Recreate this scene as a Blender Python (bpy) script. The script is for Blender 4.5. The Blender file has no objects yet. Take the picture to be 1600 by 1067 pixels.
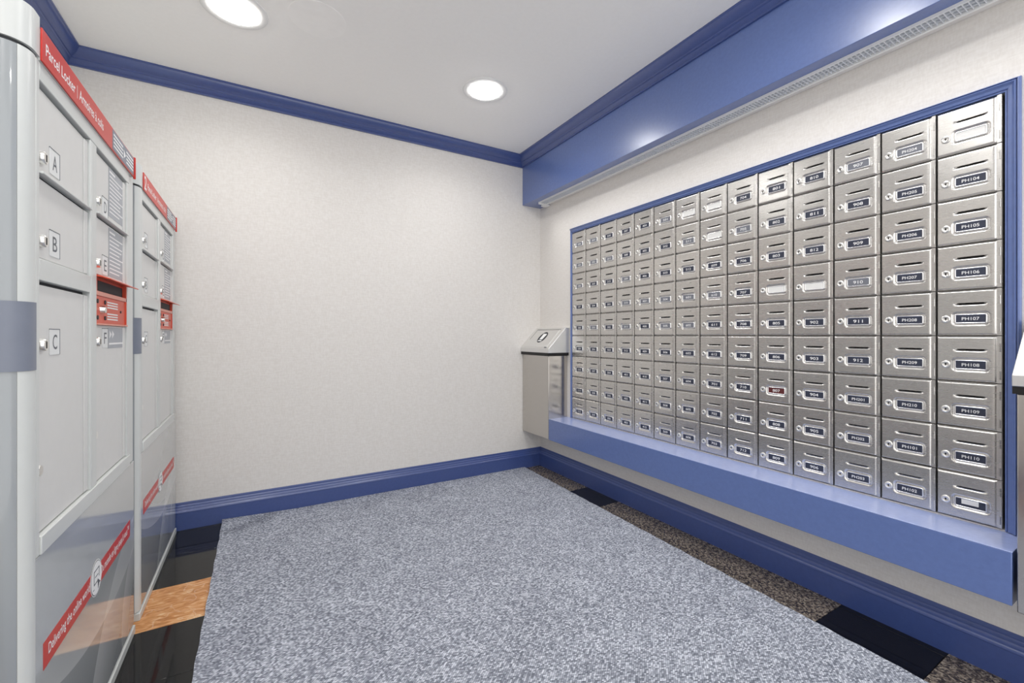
import bpy, bmesh, math, random
from mathutils import Vector, Matrix

random.seed(7)
scene = bpy.context.scene
col = scene.collection
PI = math.pi

# ------------------------------------------------------------------ camera, world, exposure
HC = 1.0196                                   # camera height
cam_data = bpy.data.cameras.new('camera')
cam_data.sensor_width = 36.0
cam_data.lens = 678.06 / 1600 * 36.0
cam_data.shift_y = -9.6 / 1600
cam_data.clip_start = 0.02
cam = bpy.data.objects.new('camera', cam_data)
cam.location = (0, 0, HC)
cam.rotation_euler = (PI / 2, 0, -0.5292657)
col.objects.link(cam)
scene.camera = cam

world = bpy.data.worlds.new('world')
world.use_nodes = True
world.node_tree.nodes['Background'].inputs[0].default_value = (1, 1, 1, 1)
world.node_tree.nodes['Background'].inputs[1].default_value = 1.0  # even ambient fill through the open rear, added to lift the ceiling
scene.world = world

vs = scene.view_settings
vs.view_transform = 'Standard'
vs.look = 'None'
vs.gamma = 1.0
vs.use_curve_mapping = False
vs.exposure = 1.0
LAMP = 21.5                                     # emission of a downlight's diffuser
LAMP_W, LAMP_SPREAD = 1.5, math.radians(150)   # the beam below each diffuser
STRIP_W = 1.2                                 # the louvered strip above the mailboxes, shining straight down
scene.cycles.max_bounces = 10
scene.cycles.diffuse_bounces = 6
scene.cycles.glossy_bounces = 4
scene.cycles.adaptive_threshold = 0.02
scene.cycles.sample_clamp_indirect = 6.0

# ------------------------------------------------------------------ room dimensions
RW = 1.925        # right wall
LW = -0.79        # left wall
D = 2.847         # back wall
YR = -1.3         # rear end behind the camera, left open so the world's light brightens the ceiling
H = HC + 1.3615   # ceiling
XS = 1.7591       # face of the soffit, the ledge and the bins
ZS = HC + 1.0     # underside of the soffit
LAMPS = [(-0.085, 2.147), (1.0885, 2.1565), (-0.085, 0.79), (1.0885, 0.79),
         (-0.085, -0.57), (1.0885, -0.57)]


# ------------------------------------------------------------------ materials
def lin(c):
    c = c / 255.0
    return c / 12.92 if c <= 0.04045 else ((c + 0.055) / 1.055) ** 2.4


def rgb(r, g, b):
    return (lin(r), lin(g), lin(b), 1.0)


class NT:
    """a small wrapper that makes node trees short to write"""
    def __init__(self, name):
        self.m = bpy.data.materials.new(name)
        self.m.use_nodes = True
        self.t = self.m.node_tree
        self.b = self.t.nodes['Principled BSDF']

    def n(self, kind, **kw):
        nd = self.t.nodes.new(kind)
        for k, v in kw.items():
            if hasattr(nd, k):
                setattr(nd, k, v)
            else:
                nd.inputs[k.replace('_', ' ')].default_value = v
        return nd

    def l(self, a, ao, b, bi):
        self.t.links.new(a.outputs[ao], b.inputs[bi])

    def coord(self, scale=(1, 1, 1), rot=(0, 0, 0), which='Object'):
        tc = self.n('ShaderNodeTexCoord')
        mp = self.n('ShaderNodeMapping')
        mp.inputs['Scale'].default_value = scale
        mp.inputs['Rotation'].default_value = rot
        self.l(tc, which, mp, 'Vector')
        return mp

    def ramp(self, stops, interp='LINEAR'):
        r = self.n('ShaderNodeValToRGB')
        r.color_ramp.interpolation = interp
        e = r.color_ramp.elements
        e[0].position, e[0].color = stops[0]
        e[1].position, e[1].color = stops[-1]
        for p, c in stops[1:-1]:
            x = e.new(p)
            x.color = c
        return r

    def bump(self, node, out, strength=0.2, dist=0.002):
        b = self.n('ShaderNodeBump')
        b.inputs['Strength'].default_value = strength
        b.inputs['Distance'].default_value = dist
        self.l(node, out, b, 'Height')
        self.l(b, 'Normal', self.b, 'Normal')
        return b

    def set(self, color=None, rough=None, metal=None, spec=None, coat=None, coat_rough=None, emis=None, estr=None):
        i = self.b.inputs
        if color is not None: i['Base Color'].default_value = color
        if rough is not None: i['Roughness'].default_value = rough
        if metal is not None: i['Metallic'].default_value = metal
        if spec is not None: i['Specular IOR Level'].default_value = spec
        if coat is not None: i['Coat Weight'].default_value = coat
        if coat_rough is not None: i['Coat Roughness'].default_value = coat_rough
        if emis is not None: i['Emission Color'].default_value = emis
        if estr is not None: i['Emission Strength'].default_value = estr
        return self


def plain(name, color, rough=0.5, metal=0.0, var=0.04, nscale=30.0, bump=0.0, **kw):
    """one colour with a faint procedural mottling"""
    t = NT(name).set(color, rough, metal, **kw)
    mp = t.coord()
    no = t.n('ShaderNodeTexNoise')
    no.inputs['Scale'].default_value = nscale
    no.inputs['Detail'].default_value = 4
    t.l(mp, 'Vector', no, 'Vector')
    c0 = tuple(max(0, c * (1 - var)) for c in color[:3]) + (1,)
    c1 = tuple(min(1, c * (1 + var)) for c in color[:3]) + (1,)
    r = t.ramp([(0.3, c0), (0.7, c1)])
    t.l(no, 'Fac', r, 'Fac')
    t.l(r, 'Color', t.b, 'Base Color')
    if bump:
        t.bump(no, 'Fac', bump, 0.001)
    return t.m


M = {}
# woven vinyl wallpaper
t = NT('wallpaper').set(rgb(229, 225, 220), 0.75)
mp = t.coord((1, 1, 1))
n1 = t.n('ShaderNodeTexNoise'); n1.inputs['Scale'].default_value = 160; n1.inputs['Detail'].default_value = 3
mp2 = t.coord((1.0, 1.0, 0.35))
t.l(mp2, 'Vector', n1, 'Vector')
n2 = t.n('ShaderNodeTexNoise'); n2.inputs['Scale'].default_value = 90; n2.inputs['Detail'].default_value = 2
mp3 = t.coord((0.3, 0.3, 1.6)); t.l(mp3, 'Vector', n2, 'Vector')
mx = t.n('ShaderNodeMath'); mx.operation = 'ADD'
t.l(n1, 'Fac', mx, 0); t.l(n2, 'Fac', mx, 1)
r = t.ramp([(0.62, rgb(217, 213, 208)), (1.0, rgb(225, 222, 218)), ])
dv = t.n('ShaderNodeMath'); dv.operation = 'MULTIPLY'; dv.inputs[1].default_value = 0.8
t.l(mx, 'Value', dv, 0); t.l(dv, 'Value', r, 'Fac'); t.l(r, 'Color', t.b, 'Base Color')
t.bump(mx, 'Value', 0.16, 0.0012)
M['wallpaper'] = t.m
M['ceiling'] = plain('ceiling_paint', rgb(247, 246, 243), 0.8, var=0.01, nscale=60, bump=0.05)
M['patch'] = plain('patch_paint', rgb(249, 248, 245), 0.6, var=0.015, nscale=25, bump=0.08)


def blue_paint(name, color, rough):
    t = NT(name).set(color, rough, coat=1.0, coat_rough=0.27)
    mp = t.coord()
    no = t.n('ShaderNodeTexNoise'); no.inputs['Scale'].default_value = 70; no.inputs['Detail'].default_value = 3
    t.l(mp, 'Vector', no, 'Vector')
    c = color
    r = t.ramp([(0.3, (c[0] * .94, c[1] * .94, c[2] * .95, 1)), (0.7, (c[0] * 1.05, c[1] * 1.05, c[2] * 1.04, 1))])
    t.l(no, 'Fac', r, 'Fac'); t.l(r, 'Color', t.b, 'Base Color')
    t.bump(no, 'Fac', 0.12, 0.0008)
    return t.m


M['blue'] = blue_paint('blue_gloss_paint', rgb(88, 110, 166), 0.4)
M['lit_blue'] = blue_paint('lit_blue_ledge_top', rgb(158, 173, 220), 0.3)  # the ledge's blue made paler, painting in the light on its top
M['blue_trim'] = blue_paint('blue_trim_paint', rgb(55, 75, 134), 0.4)

# polished black granite
t = NT('black_granite').set(rgb(16, 16, 17), 0.06, spec=0.4)
mp = t.coord()
v = t.n('ShaderNodeTexNoise'); v.inputs['Scale'].default_value = 420; v.inputs['Detail'].default_value = 2
t.l(mp, 'Vector', v, 'Vector')
r = t.ramp([(0.45, rgb(7, 7, 8)), (0.62, rgb(18, 18, 19)), (0.75, rgb(48, 46, 44))])
t.l(v, 'Fac', r, 'Fac'); t.l(r, 'Color', t.b, 'Base Color')
M['black_granite'] = t.m
# brown grey granite
t = NT('brown_granite').set(rgb(95, 85, 75), 0.12, spec=0.5)
mp = t.coord()
v = t.n('ShaderNodeTexVoronoi'); v.inputs['Scale'].default_value = 170
t.l(mp, 'Vector', v, 'Vector')
v2 = t.n('ShaderNodeTexNoise'); v2.inputs['Scale'].default_value = 150; v2.inputs['Detail'].default_value = 4
t.l(mp, 'Vector', v2, 'Vector')
sp = t.n('ShaderNodeSeparateColor'); t.l(v, 'Color', sp, 'Color')
ad = t.n('ShaderNodeMath'); ad.operation = 'MULTIPLY_ADD'; ad.inputs[1].default_value = 0.55
t.l(sp, 'Red', ad, 0); 
h2 = t.n('ShaderNodeMath'); h2.operation = 'MULTIPLY'; h2.inputs[1].default_value = 0.5
t.l(v2, 'Fac', h2, 0); t.l(h2, 'Value', ad, 2)
r = t.ramp([(0.2, rgb(28, 26, 25)), (0.42, rgb(72, 64, 58)), (0.6, rgb(112, 102, 92)), (0.8, rgb(156, 146, 132))])
t.l(ad, 'Value', r, 'Fac'); t.l(r, 'Color', t.b, 'Base Color')
M['brown_granite'] = t.m
# orange marble
t = NT('orange_marble').set(rgb(200, 140, 85), 0.12)
mp = t.coord((1.0, 3.2, 1.0), (0, 0, 0.35))
w = t.n('ShaderNodeTexNoise'); w.inputs['Scale'].default_value = 16; w.inputs['Detail'].default_value = 7
w.inputs['Distortion'].default_value = 1.6
t.l(mp, 'Vector', w, 'Vector')
r = t.ramp([(0.28, rgb(158, 98, 50)), (0.46, rgb(196, 134, 78)), (0.58, rgb(214, 158, 104)), (0.75, rgb(232, 198, 156))])
t.l(w, 'Fac', r, 'Fac')
mpv = t.coord((1, 1, 1))
vv = t.n('ShaderNodeTexVoronoi'); vv.feature = 'DISTANCE_TO_EDGE'; vv.inputs['Scale'].default_value = 7
wn = t.n('ShaderNodeTexNoise'); wn.inputs['Scale'].default_value = 9; t.l(mpv, 'Vector', wn, 'Vector')
mxv = t.n('ShaderNodeMix'); mxv.data_type = 'VECTOR'; mxv.inputs['Factor'].default_value = 0.25
t.t.links.new(mpv.outputs['Vector'], mxv.inputs[4]); t.t.links.new(wn.outputs['Color'], mxv.inputs[5])
t.t.links.new(mxv.outputs[1], vv.inputs['Vector'])
r2 = t.ramp([(0.0, (0.35, 0.35, 0.35, 1)), (0.02, (0, 0, 0, 1))])
t.l(vv, 'Distance', r2, 'Fac')
mc = t.n('ShaderNodeMix'); mc.data_type = 'RGBA'
t.t.links.new(r2.outputs['Color'], mc.inputs[0]); t.t.links.new(r.outputs['Color'], mc.inputs[6])
mc.inputs[7].default_value = rgb(238, 214, 186)
t.t.links.new(mc.outputs[2], t.b.inputs['Base Color'])
M['orange_marble'] = t.m
M['grout'] = plain('tile_grout', rgb(120, 112, 100), 0.8, var=0.15, nscale=80)

# loop carpet mat
t = NT('loop_carpet').set(rgb(140, 146, 158), 0.95, spec=0.15)
mp = t.coord((1.0, 1.55, 1.0), (0, 0, 0.62))
v = t.n('ShaderNodeTexVoronoi'); v.inputs['Scale'].default_value = 132; v.inputs['Randomness'].default_value = 0.3
t.l(mp, 'Vector', v, 'Vector')
sp = t.n('ShaderNodeSeparateColor'); t.l(v, 'Color', sp, 'Color')
r = t.ramp([(0.0, rgb(122, 127, 139)), (0.35, rgb(160, 165, 177)), (0.7, rgb(190, 195, 207)), (1.0, rgb(226, 230, 240))])
t.l(sp, 'Green', r, 'Fac')
rd = t.ramp([(0.34, (1, 1, 1, 1)), (0.80, (0.22, 0.23, 0.25, 1))])
t.l(v, 'Distance', rd, 'Fac')
mc = t.n('ShaderNodeMix'); mc.data_type = 'RGBA'; mc.blend_type = 'MULTIPLY'; mc.inputs[0].default_value = 1.0
t.t.links.new(r.outputs['Color'], mc.inputs[6]); t.t.links.new(rd.outputs['Color'], mc.inputs[7])
big = t.n('ShaderNodeTexNoise'); big.inputs['Scale'].default_value = 5; big.inputs['Detail'].default_value = 5
mpb = t.coord(); t.l(mpb, 'Vector', big, 'Vector')
rb = t.ramp([(0.3, (0.84, 0.84, 0.85, 1)), (0.7, (1, 1, 1, 1))]); t.l(big, 'Fac', rb, 'Fac')
mc2 = t.n('ShaderNodeMix'); mc2.data_type = 'RGBA'; mc2.blend_type = 'MULTIPLY'; mc2.inputs[0].default_value = 1.0
t.t.links.new(mc.outputs[2], mc2.inputs[6]); t.t.links.new(rb.outputs['Color'], mc2.inputs[7])
t.t.links.new(mc2.outputs[2], t.b.inputs['Base Color'])
inv = t.n('ShaderNodeMath'); inv.operation = 'SUBTRACT'; inv.inputs[0].default_value = 1.0
t.l(v, 'Distance', inv, 1)
t.bump(inv, 'Value', 0.7, 0.004)
M['carpet'] = t.m


# brushed stainless steel, tone differs a little from object to object
def steel(name, color, rough, vary=0.0, axis=(1, 40, 1), bump=0.02, aniso=0.0):
    t = NT(name).set(color, rough, 1.0)
    mp = t.coord(axis)
    no = t.n('ShaderNodeTexNoise'); no.inputs['Scale'].default_value = 30; no.inputs['Detail'].default_value = 4
    t.l(mp, 'Vector', no, 'Vector')
    c = color
    r = t.ramp([(0.3, (c[0] * .988, c[1] * .988, c[2] * .988, 1)), (0.7, (c[0] * 1.01, c[1] * 1.01, c[2] * 1.01, 1))])
    t.l(no, 'Fac', r, 'Fac')
    if vary:
        oi = t.n('ShaderNodeObjectInfo')
        mr = t.n('ShaderNodeMapRange'); mr.inputs['To Min'].default_value = 1 - vary; mr.inputs['To Max'].default_value = 1.0
        t.l(oi, 'Random', mr, 'Value')
        mm = t.n('ShaderNodeMix'); mm.data_type = 'RGBA'; mm.blend_type = 'MULTIPLY'; mm.inputs[0].default_value = 1
        t.t.links.new(r.outputs['Color'], mm.inputs[6]); t.t.links.new(mr.outputs['Result'], mm.inputs[7])
        t.t.links.new(mm.outputs[2], t.b.inputs['Base Color'])
    else:
        t.l(r, 'Color', t.b, 'Base Color')
    rr = t.n('ShaderNodeMapRange'); rr.inputs['To Min'].default_value = rough * 0.94; rr.inputs['To Max'].default_value = rough * 1.06
    t.l(no, 'Fac', rr, 'Value'); t.l(rr, 'Result', t.b, 'Roughness')
    if bump:
        n2 = t.n('ShaderNodeTexNoise'); n2.inputs['Scale'].default_value = 14; n2.inputs['Detail'].default_value = 1
        tc = t.coord(); 
        oi2 = t.n('ShaderNodeObjectInfo')
        va = t.n('ShaderNodeVectorMath'); va.operation = 'ADD'
        t.l(tc, 'Vector', va, 0); t.l(oi2, 'Location', va, 1)
        t.l(va, 'Vector', n2, 'Vector')
        t.bump(n2, 'Fac', bump, 0.01)
    return t.m


M['door_steel'] = steel('mailbox_steel', (0.66, 0.645, 0.62, 1), 0.27, 0.08, (1, 1, 14), 0.04)
M['bright_steel'] = steel('polished_steel', (0.86, 0.86, 0.86, 1), 0.22, 0, (1, 1, 1), 0)
M['case_steel'] = steel('case_steel', (0.40, 0.39, 0.38, 1), 0.4, 0, (1, 1, 1), 0)
M['lock_steel'] = steel('lock_nickel', (0.80, 0.79, 0.76, 1), 0.28, 0, (1, 1, 1), 0)
M['bin_steel'] = steel('bin_steel', (0.60, 0.575, 0.545, 1), 0.2, 0, (12, 12, 1), 0)
M['bin_lid_steel'] = steel('bin_lid_steel', (0.82, 0.82, 0.81, 1), 0.42, 0, (12, 12, 1), 0)
M['black'] = plain('black_plastic', rgb(18, 17, 17), 0.45)
M['dark'] = plain('dark_void', rgb(10, 10, 10), 0.9)
M['seam'] = plain('seam_grey', rgb(52, 54, 58), 0.7)
M['card_dark'] = plain('card_slate', rgb(52, 57, 74), 0.35, var=0.1)
M['card_grey'] = plain('card_grey', rgb(118, 121, 130), 0.3, var=0.1)
M['card_white'] = plain('card_white', rgb(232, 232, 230), 0.4)
M['card_red'] = plain('card_maroon', rgb(92, 40, 40), 0.35)
M['print_white'] = plain('white_print', rgb(240, 240, 240), 0.5, var=0.0)
M['print_grey'] = plain('grey_print', rgb(95, 99, 106), 0.5, var=0.0)
M['locker'] = plain('locker_grey_paint', rgb(206, 209, 207), 0.32, var=0.01)
M['locker_door'] = plain('locker_door_paint', rgb(214, 214, 212), 0.4, var=0.012)
M['plate_white'] = plain('letter_plate', rgb(226, 228, 228), 0.4, var=0.0)
M['sticker'] = plain('info_sticker_grey', rgb(164, 168, 175), 0.4, var=0.03)
M['slate_blue'] = plain('slate_band', rgb(122, 128, 142), 0.4, var=0.03)
M['red'] = plain('sign_red', rgb(200, 52, 44), 0.35, var=0.02)
M['slot_red'] = plain('slot_orange_red', rgb(216, 82, 54), 0.4, var=0.03)
M['slot_pink'] = plain('slot_edge', rgb(226, 150, 132), 0.4, var=0.03)
M['trim_white'] = plain('white_enamel', rgb(236, 236, 234), 0.35, var=0.0)
M['louver'] = plain('louver_plastic', rgb(214, 217, 222), 0.25, var=0.02)
M['tube'] = plain('unlit_tube', rgb(226, 228, 230), 0.3, var=0.0)
t = NT('lamp_glow').set(rgb(255, 255, 255), 0.5, emis=(1.0, 0.985, 0.96, 1), estr=LAMP)
M['glow'] = t.m


# printed swirl on the lower locker panel: overlapping pale discs and one diagonal line
def swirl(name, light, dark, cy, circles, gloss=0.12):
    t = NT(name).set(light, gloss, coat=0.6, coat_rough=0.04)
    tc = t.n('ShaderNodeTexCoord')
    prev = None
    base = t.n('ShaderNodeMix'); base.data_type = 'RGBA'
    sx = t.n('ShaderNodeSeparateXYZ'); t.l(tc, 'Object', sx, 'Vector')
    mr = t.n('ShaderNodeMapRange'); mr.inputs['From Min'].default_value = 0.02; mr.inputs['From Max'].default_value = 0.6
    t.l(sx, 'Z', mr, 'Value')
    t.t.links.new(mr.outputs['Result'], base.inputs[0])
    base.inputs[6].default_value = dark; base.inputs[7].default_value = light
    cur = base.outputs[2]
    for (y, z, rad, amt, soft) in circles:
        cb = t.n('ShaderNodeCombineXYZ'); t.l(sx, 'Y', cb, 'Y'); t.l(sx, 'Z', cb, 'Z')
        ds = t.n('ShaderNodeVectorMath'); ds.operation = 'DISTANCE'
        t.l(cb, 'Vector', ds, 0); ds.inputs[1].default_value = (0, y, z)
        m2 = t.n('ShaderNodeMapRange')
        m2.inputs['From Min'].default_value = rad - soft; m2.inputs['From Max'].default_value = rad
        m2.inputs['To Min'].default_value = 0.0; m2.inputs['To Max'].default_value = amt
        t.l(ds, 'Value', m2, 'Value')
        gt = t.n('ShaderNodeMath'); gt.operation = 'LESS_THAN'; gt.inputs[1].default_value = rad
        t.l(ds, 'Value', gt, 0)
        mu = t.n('ShaderNodeMath'); mu.operation = 'MULTIPLY'
        t.l(m2, 'Result', mu, 0); t.l(gt, 'Value', mu, 1)
        mx = t.n('ShaderNodeMix'); mx.data_type = 'RGBA'
        t.l(mu, 'Value', mx, 0)
        t.t.links.new(cur, mx.inputs[6]); mx.inputs[7].default_value = rgb(226, 229, 230)
        cur = mx.outputs[2]
    t.t.links.new(cur, t.b.inputs['Base Color'])
    return t.m


M['kick'] = swirl('kick_panel_print', rgb(190, 193, 192), rgb(140, 146, 152), 0,
                  [(0.55, -0.28, 0.70, 0.5, 0.22), (0.50, 0.08, 0.25, 0.45, 0.12), (0.05, 1.25, 1.02, 0.55, 0.10), (1.4, 0.1, 0.95, 0.35, 0.18)])
M['side_print'] = swirl('side_panel_print', rgb(152, 157, 160), rgb(122, 128, 136), 0,
                        [(0.0, -0.30, 0.75, 0.35, 0.08)], 0.25)


# ------------------------------------------------------------------ mesh helpers
class MB:
    def __init__(self):
        self.v, self.f = [], []

    def add(self, verts, faces):
        o = len(self.v)
        self.v += [tuple(p) for p in verts]
        self.f += [tuple(i + o for i in fc) for fc in faces]
        return self

    def box(self, x0, x1, y0, y1, z0, z1):
        v = [(x, y, z) for x in (x0, x1) for y in (y0, y1) for z in (z0, z1)]
        f = [(0, 1, 3, 2), (4, 6, 7, 5), (0, 4, 5, 1), (2, 3, 7, 6), (0, 2, 6, 4), (1, 5, 7, 3)]
        return self.add(v, f)

    def prism(self, pts, d):
        """closed polygon pts extruded by the vector d"""
        n = len(pts); d = Vector(d)
        v = [tuple(p) for p in pts] + [tuple(Vector(p) + d) for p in pts]
        f = [tuple(range(n))[::-1], tuple(range(n, 2 * n))]
        f += [(i, (i + 1) % n, (i + 1) % n + n, i + n) for i in range(n)]
        return self.add(v, f)

    def rings(self, rings, closed=True, caps=False):
        n = len(rings[0]); v = [p for r in rings for p in r]; f = []
        for k in range(len(rings) - 1):
            for i in range(n if closed else n - 1):
                j = (i + 1) % n
                f.append((k * n + i, k * n + j, (k + 1) * n + j, (k + 1) * n + i))
        if caps:
            f.append(tuple(range(n))[::-1]); f.append(tuple(range((len(rings) - 1) * n, len(rings) * n)))
        return self.add(v, f)

    def cyl(self, p0, p1, r0, r1=None, n=20, caps=True):
        p0, p1 = Vector(p0), Vector(p1); r1 = r0 if r1 is None else r1
        ax = (p1 - p0).normalized()
        a = ax.orthogonal().normalized(); b = ax.cross(a)
        R0 = [tuple(p0 + (a * math.cos(2 * PI * i / n) + b * math.sin(2 * PI * i / n)) * r0) for i in range(n)]
        R1 = [tuple(p1 + (a * math.cos(2 * PI * i / n) + b * math.sin(2 * PI * i / n)) * r1) for i in range(n)]
        return self.rings([R0, R1], True, caps)

    def strip(self, pts, thick, z0, z1):
        """an open polyline in plan, given thickness (to its left) and height"""
        off = []
        for i, p in enumerate(pts):
            a = Vector(pts[max(i - 1, 0)]); b = Vector(pts[min(i + 1, len(pts) - 1)])
            d = (b - a).normalized()
            off.append((p[0] - d.y * thick, p[1] + d.x * thick))
        rings = []
        for p, q in zip(pts, off):
            rings.append([(p[0], p[1], z0), (p[0], p[1], z1), (q[0], q[1], z1), (q[0], q[1], z0)])
        return self.rings(rings, True, True)

    def mesh(self, name, mat, origin=(0, 0, 0), bevel=0.0, seg=2, smooth=False, angle=35):
        me = bpy.data.meshes.new(name)
        o = Vector(origin)
        me.from_pydata([tuple(Vector(p) - o) for p in self.v], [], self.f)
        bm = bmesh.new(); bm.from_mesh(me)
        bmesh.ops.recalc_face_normals(bm, faces=bm.faces)
        if bevel:
            es = [e for e in bm.edges if len(e.link_faces) == 2 and e.calc_face_angle(0) > math.radians(angle)]
            new = set(bmesh.ops.bevel(bm, geom=es, offset=bevel, segments=seg, affect='EDGES', profile=0.5, clamp_overlap=True)['faces'])
            for f_ in bm.faces: f_.smooth = True
            for e_ in bm.edges:                    # flats keep their own normals
                e_.smooth = len(e_.link_faces) == 2 and all(q in new for q in e_.link_faces)
        bm.to_mesh(me); bm.free()
        me.materials.append(mat)
        if smooth and not bevel:
            me.shade_smooth()
            me.set_sharp_from_angle(angle=math.radians(angle))
        return me

    def build(self, name, mat, parent=None, **kw):
        org = root_loc(parent)
        ob = bpy.data.objects.new(name, self.mesh(name, M[mat] if isinstance(mat, str) else mat, org, **kw))
        ob.parent = parent
        col.objects.link(ob)
        return ob


def root_loc(o):
    while o is not None and o.parent is not None:
        o = o.parent
    return o.location if o is not None else Vector((0, 0, 0))


def tag(o, label=None, cat=None, group=None, kind=None):
    if label: o['label'] = label
    if cat: o['category'] = cat
    if group: o['group'] = group
    if kind: o['kind'] = kind
    return o


def thing(name, loc, label, cat, group=None):
    o = bpy.data.objects.new(name, None)
    o.location = loc
    o.empty_display_size = 0.05
    col.objects.link(o)
    return tag(o, label, cat, group)


def copy_tree(o, parent=None):
    c = o.copy(); col.objects.link(c); c.parent = parent
    for ch in list(o.children):
        copy_tree(ch, c)
    return c


def sweep(profile, path, name, mat, parent=None, **kw):
    """profile: (offset, z) points; path: function offset -> list of (x, y); mitred by construction"""
    mb = MB()
    n = len(path(0.0))
    rings = []
    for k in range(n):
        rings.append([(path(p)[k][0], path(p)[k][1], z) for p, z in profile])
    mb.rings(rings, True, True)
    return mb.build(name, mat, parent, **kw)


# text: every text wanted is queued, made in one pass, and turned into flat meshes
TEXTS = {}
BOLD = {'Parcel Locker', 'Armoires à colis', '2', 'Delivering the online world™', 'Du monde en ligne jusqu’à vous™'}


def glyph_meshes(strings):
    obs = []
    for s in strings:
        cu = bpy.data.curves.new('text', 'FONT')
        cu.body = s; cu.size = 1.0; cu.resolution_u = 3; cu.fill_mode = 'FRONT'
        cu.offset = 0.011 if s in BOLD else 0.006
        o = bpy.data.objects.new('text', cu); col.objects.link(o); obs.append((s, o, cu))
    dg = bpy.context.evaluated_depsgraph_get()
    dg.update()
    for s, o, cu in obs:
        me = o.evaluated_get(dg).to_mesh()
        vs_ = [tuple(v.co) for v in me.vertices]; fs = [tuple(p.vertices) for p in me.polygons]
        x0 = min(v[0] for v in vs_); x1 = max(v[0] for v in vs_)
        y0 = min(v[1] for v in vs_); y1 = max(v[1] for v in vs_)
        TEXTS[s] = (vs_, fs, x0, x1, y0, y1)
        o.evaluated_get(dg).to_mesh_clear()
    for s, o, cu in obs:
        bpy.data.objects.remove(o); bpy.data.curves.remove(cu)


def put_text(mb, s, origin, right, up, width=None, height=None, center=True):
    """adds string s to mb; height is that of the tallest glyph"""
    vs_, fs, x0, x1, y0, y1 = TEXTS[s]
    sy = height / (y1 - y0) if height else None
    sx = width / (x1 - x0) if width else None
    sx = sx or sy; sy = sy or sx
    cx, cy = ((x0 + x1) / 2, (y0 + y1) / 2) if center else (x0, 0)
    o, r, u = Vector(origin), Vector(right), Vector(up)
    mb.add([tuple(o + r * ((v[0] - cx) * sx) + u * ((v[1] - cy) * sy)) for v in vs_], fs)
    return mb


# ------------------------------------------------------------------ the room shell
def struct(o):
    return tag(o, kind='structure')


# mailbox opening in the right wall
PW, PH = 0.1469568, 0.1447035
NC, NR = 14, 9
Y0 = 2.43623                      # left edge of the mailbox grid
Z1 = HC + 0.72253                 # top of the grid
YE = Y0 - NC * PW
ZB = Z1 - NR * PH
oy0, oy1, oz0, oz1 = YE - 0.004, Y0 + 0.003, ZB - 0.002, Z1 + 0.003

struct(MB().box(LW - 0.15, RW + 0.3, YR, D + 0.15, -0.12, -0.008).build('floor', 'grout'))
floor = bpy.data.objects['floor']
ceiling = struct(MB().box(LW - 0.15, RW + 0.3, YR, D + 0.15, H, H + 0.12).build('ceiling', 'ceiling'))
struct(MB().box(LW - 0.15, RW + 0.3, D, D + 0.15, -0.008, H).build('wall_back', 'wallpaper'))
struct(MB().box(LW - 0.15, LW, YR, D, -0.008, H).build('wall_left', 'wallpaper'))
w = MB()
w.box(RW, RW + 0.3, oy1, D, -0.008, H)
w.box(RW, RW + 0.3, YR, oy0, -0.008, H)
w.box(RW, RW + 0.3, oy0, oy1, -0.008, oz0)
w.box(RW, RW + 0.3, oy0, oy1, oz1, H)
w.box(RW + 0.2, RW + 0.3, oy0, oy1, oz0, oz1)
struct(w.build('wall_right', 'wallpaper'))

# a repaired disc in the ceiling between the lamps
MB().cyl((0.222, 2.04, H - 0.0012), (0.222, 2.04, H + 0.002), 0.115, n=40).build('patch', 'patch', ceiling)

# soffit
struct(MB().box(XS, RW, YR, D, ZS, H).build('soffit', 'blue', bevel=0.0015))

# crown mouldings
CP = 0.0665; CH = 0.0755
crown = [(0, H), (CP, H), (CP, H - 0.007), (CP - 0.004, H - 0.010), (CP - 0.007, H - 0.018), (CP - 0.014, H - 0.029),
         (CP - 0.024, H - 0.038), (CP - 0.034, H - 0.043), (CP - 0.036, H - 0.046), (CP - 0.036, H - 0.050),
         (CP - 0.041, H - 0.052), (CP - 0.046, H - 0.059), (CP - 0.053, H - 0.065), (CP - 0.056, H - 0.067),
         (CP - 0.056, H - CH), (0, H - CH)]
struct(sweep(crown, lambda p: [(LW + p, D - p), (XS - p, D - p)], 'trim_1', 'blue_trim', smooth=True, angle=28))
struct(sweep(crown, lambda p: [(XS - p, D - p), (XS - p, YR)], 'trim_2', 'blue_trim', smooth=True, angle=28))
struct(sweep(crown, lambda p: [(LW + p, D - p), (LW + p, YR)], 'trim_3', 'blue_trim', smooth=True, angle=28))

# baseboards
bb = [(0, 0.0), (0.016, 0.0), (0.016, 0.088), (0.0175, 0.090), (0.0175, 0.094), (0.0150, 0.099), (0.0118, 0.102), (0.0118, 0.107),
      (0.0100, 0.112), (0.0072, 0.115), (0.0072, 0.121), (0.0058, 0.126), (0.0040, 0.128), (0.0040, 0.136), (0.003, 0.1415), (0, 0.1415)]
struct(sweep(bb, lambda p: [(LW + p, D - p), (RW - p, D - p)], 'baseboard_back', 'blue_trim', smooth=True, angle=28))
struct(sweep(bb, lambda p: [(RW - p, D - p), (RW - p, YR)], 'baseboard_right', 'blue_trim', smooth=True, angle=28))
struct(sweep(bb, lambda p: [(LW + p, D - p), (LW + p, YR)], 'baseboard_left', 'blue_trim', smooth=True, angle=28))

# floor tiles: two borders that show beside the mat
TS = 0.2945
tile_cache = {}


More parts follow.
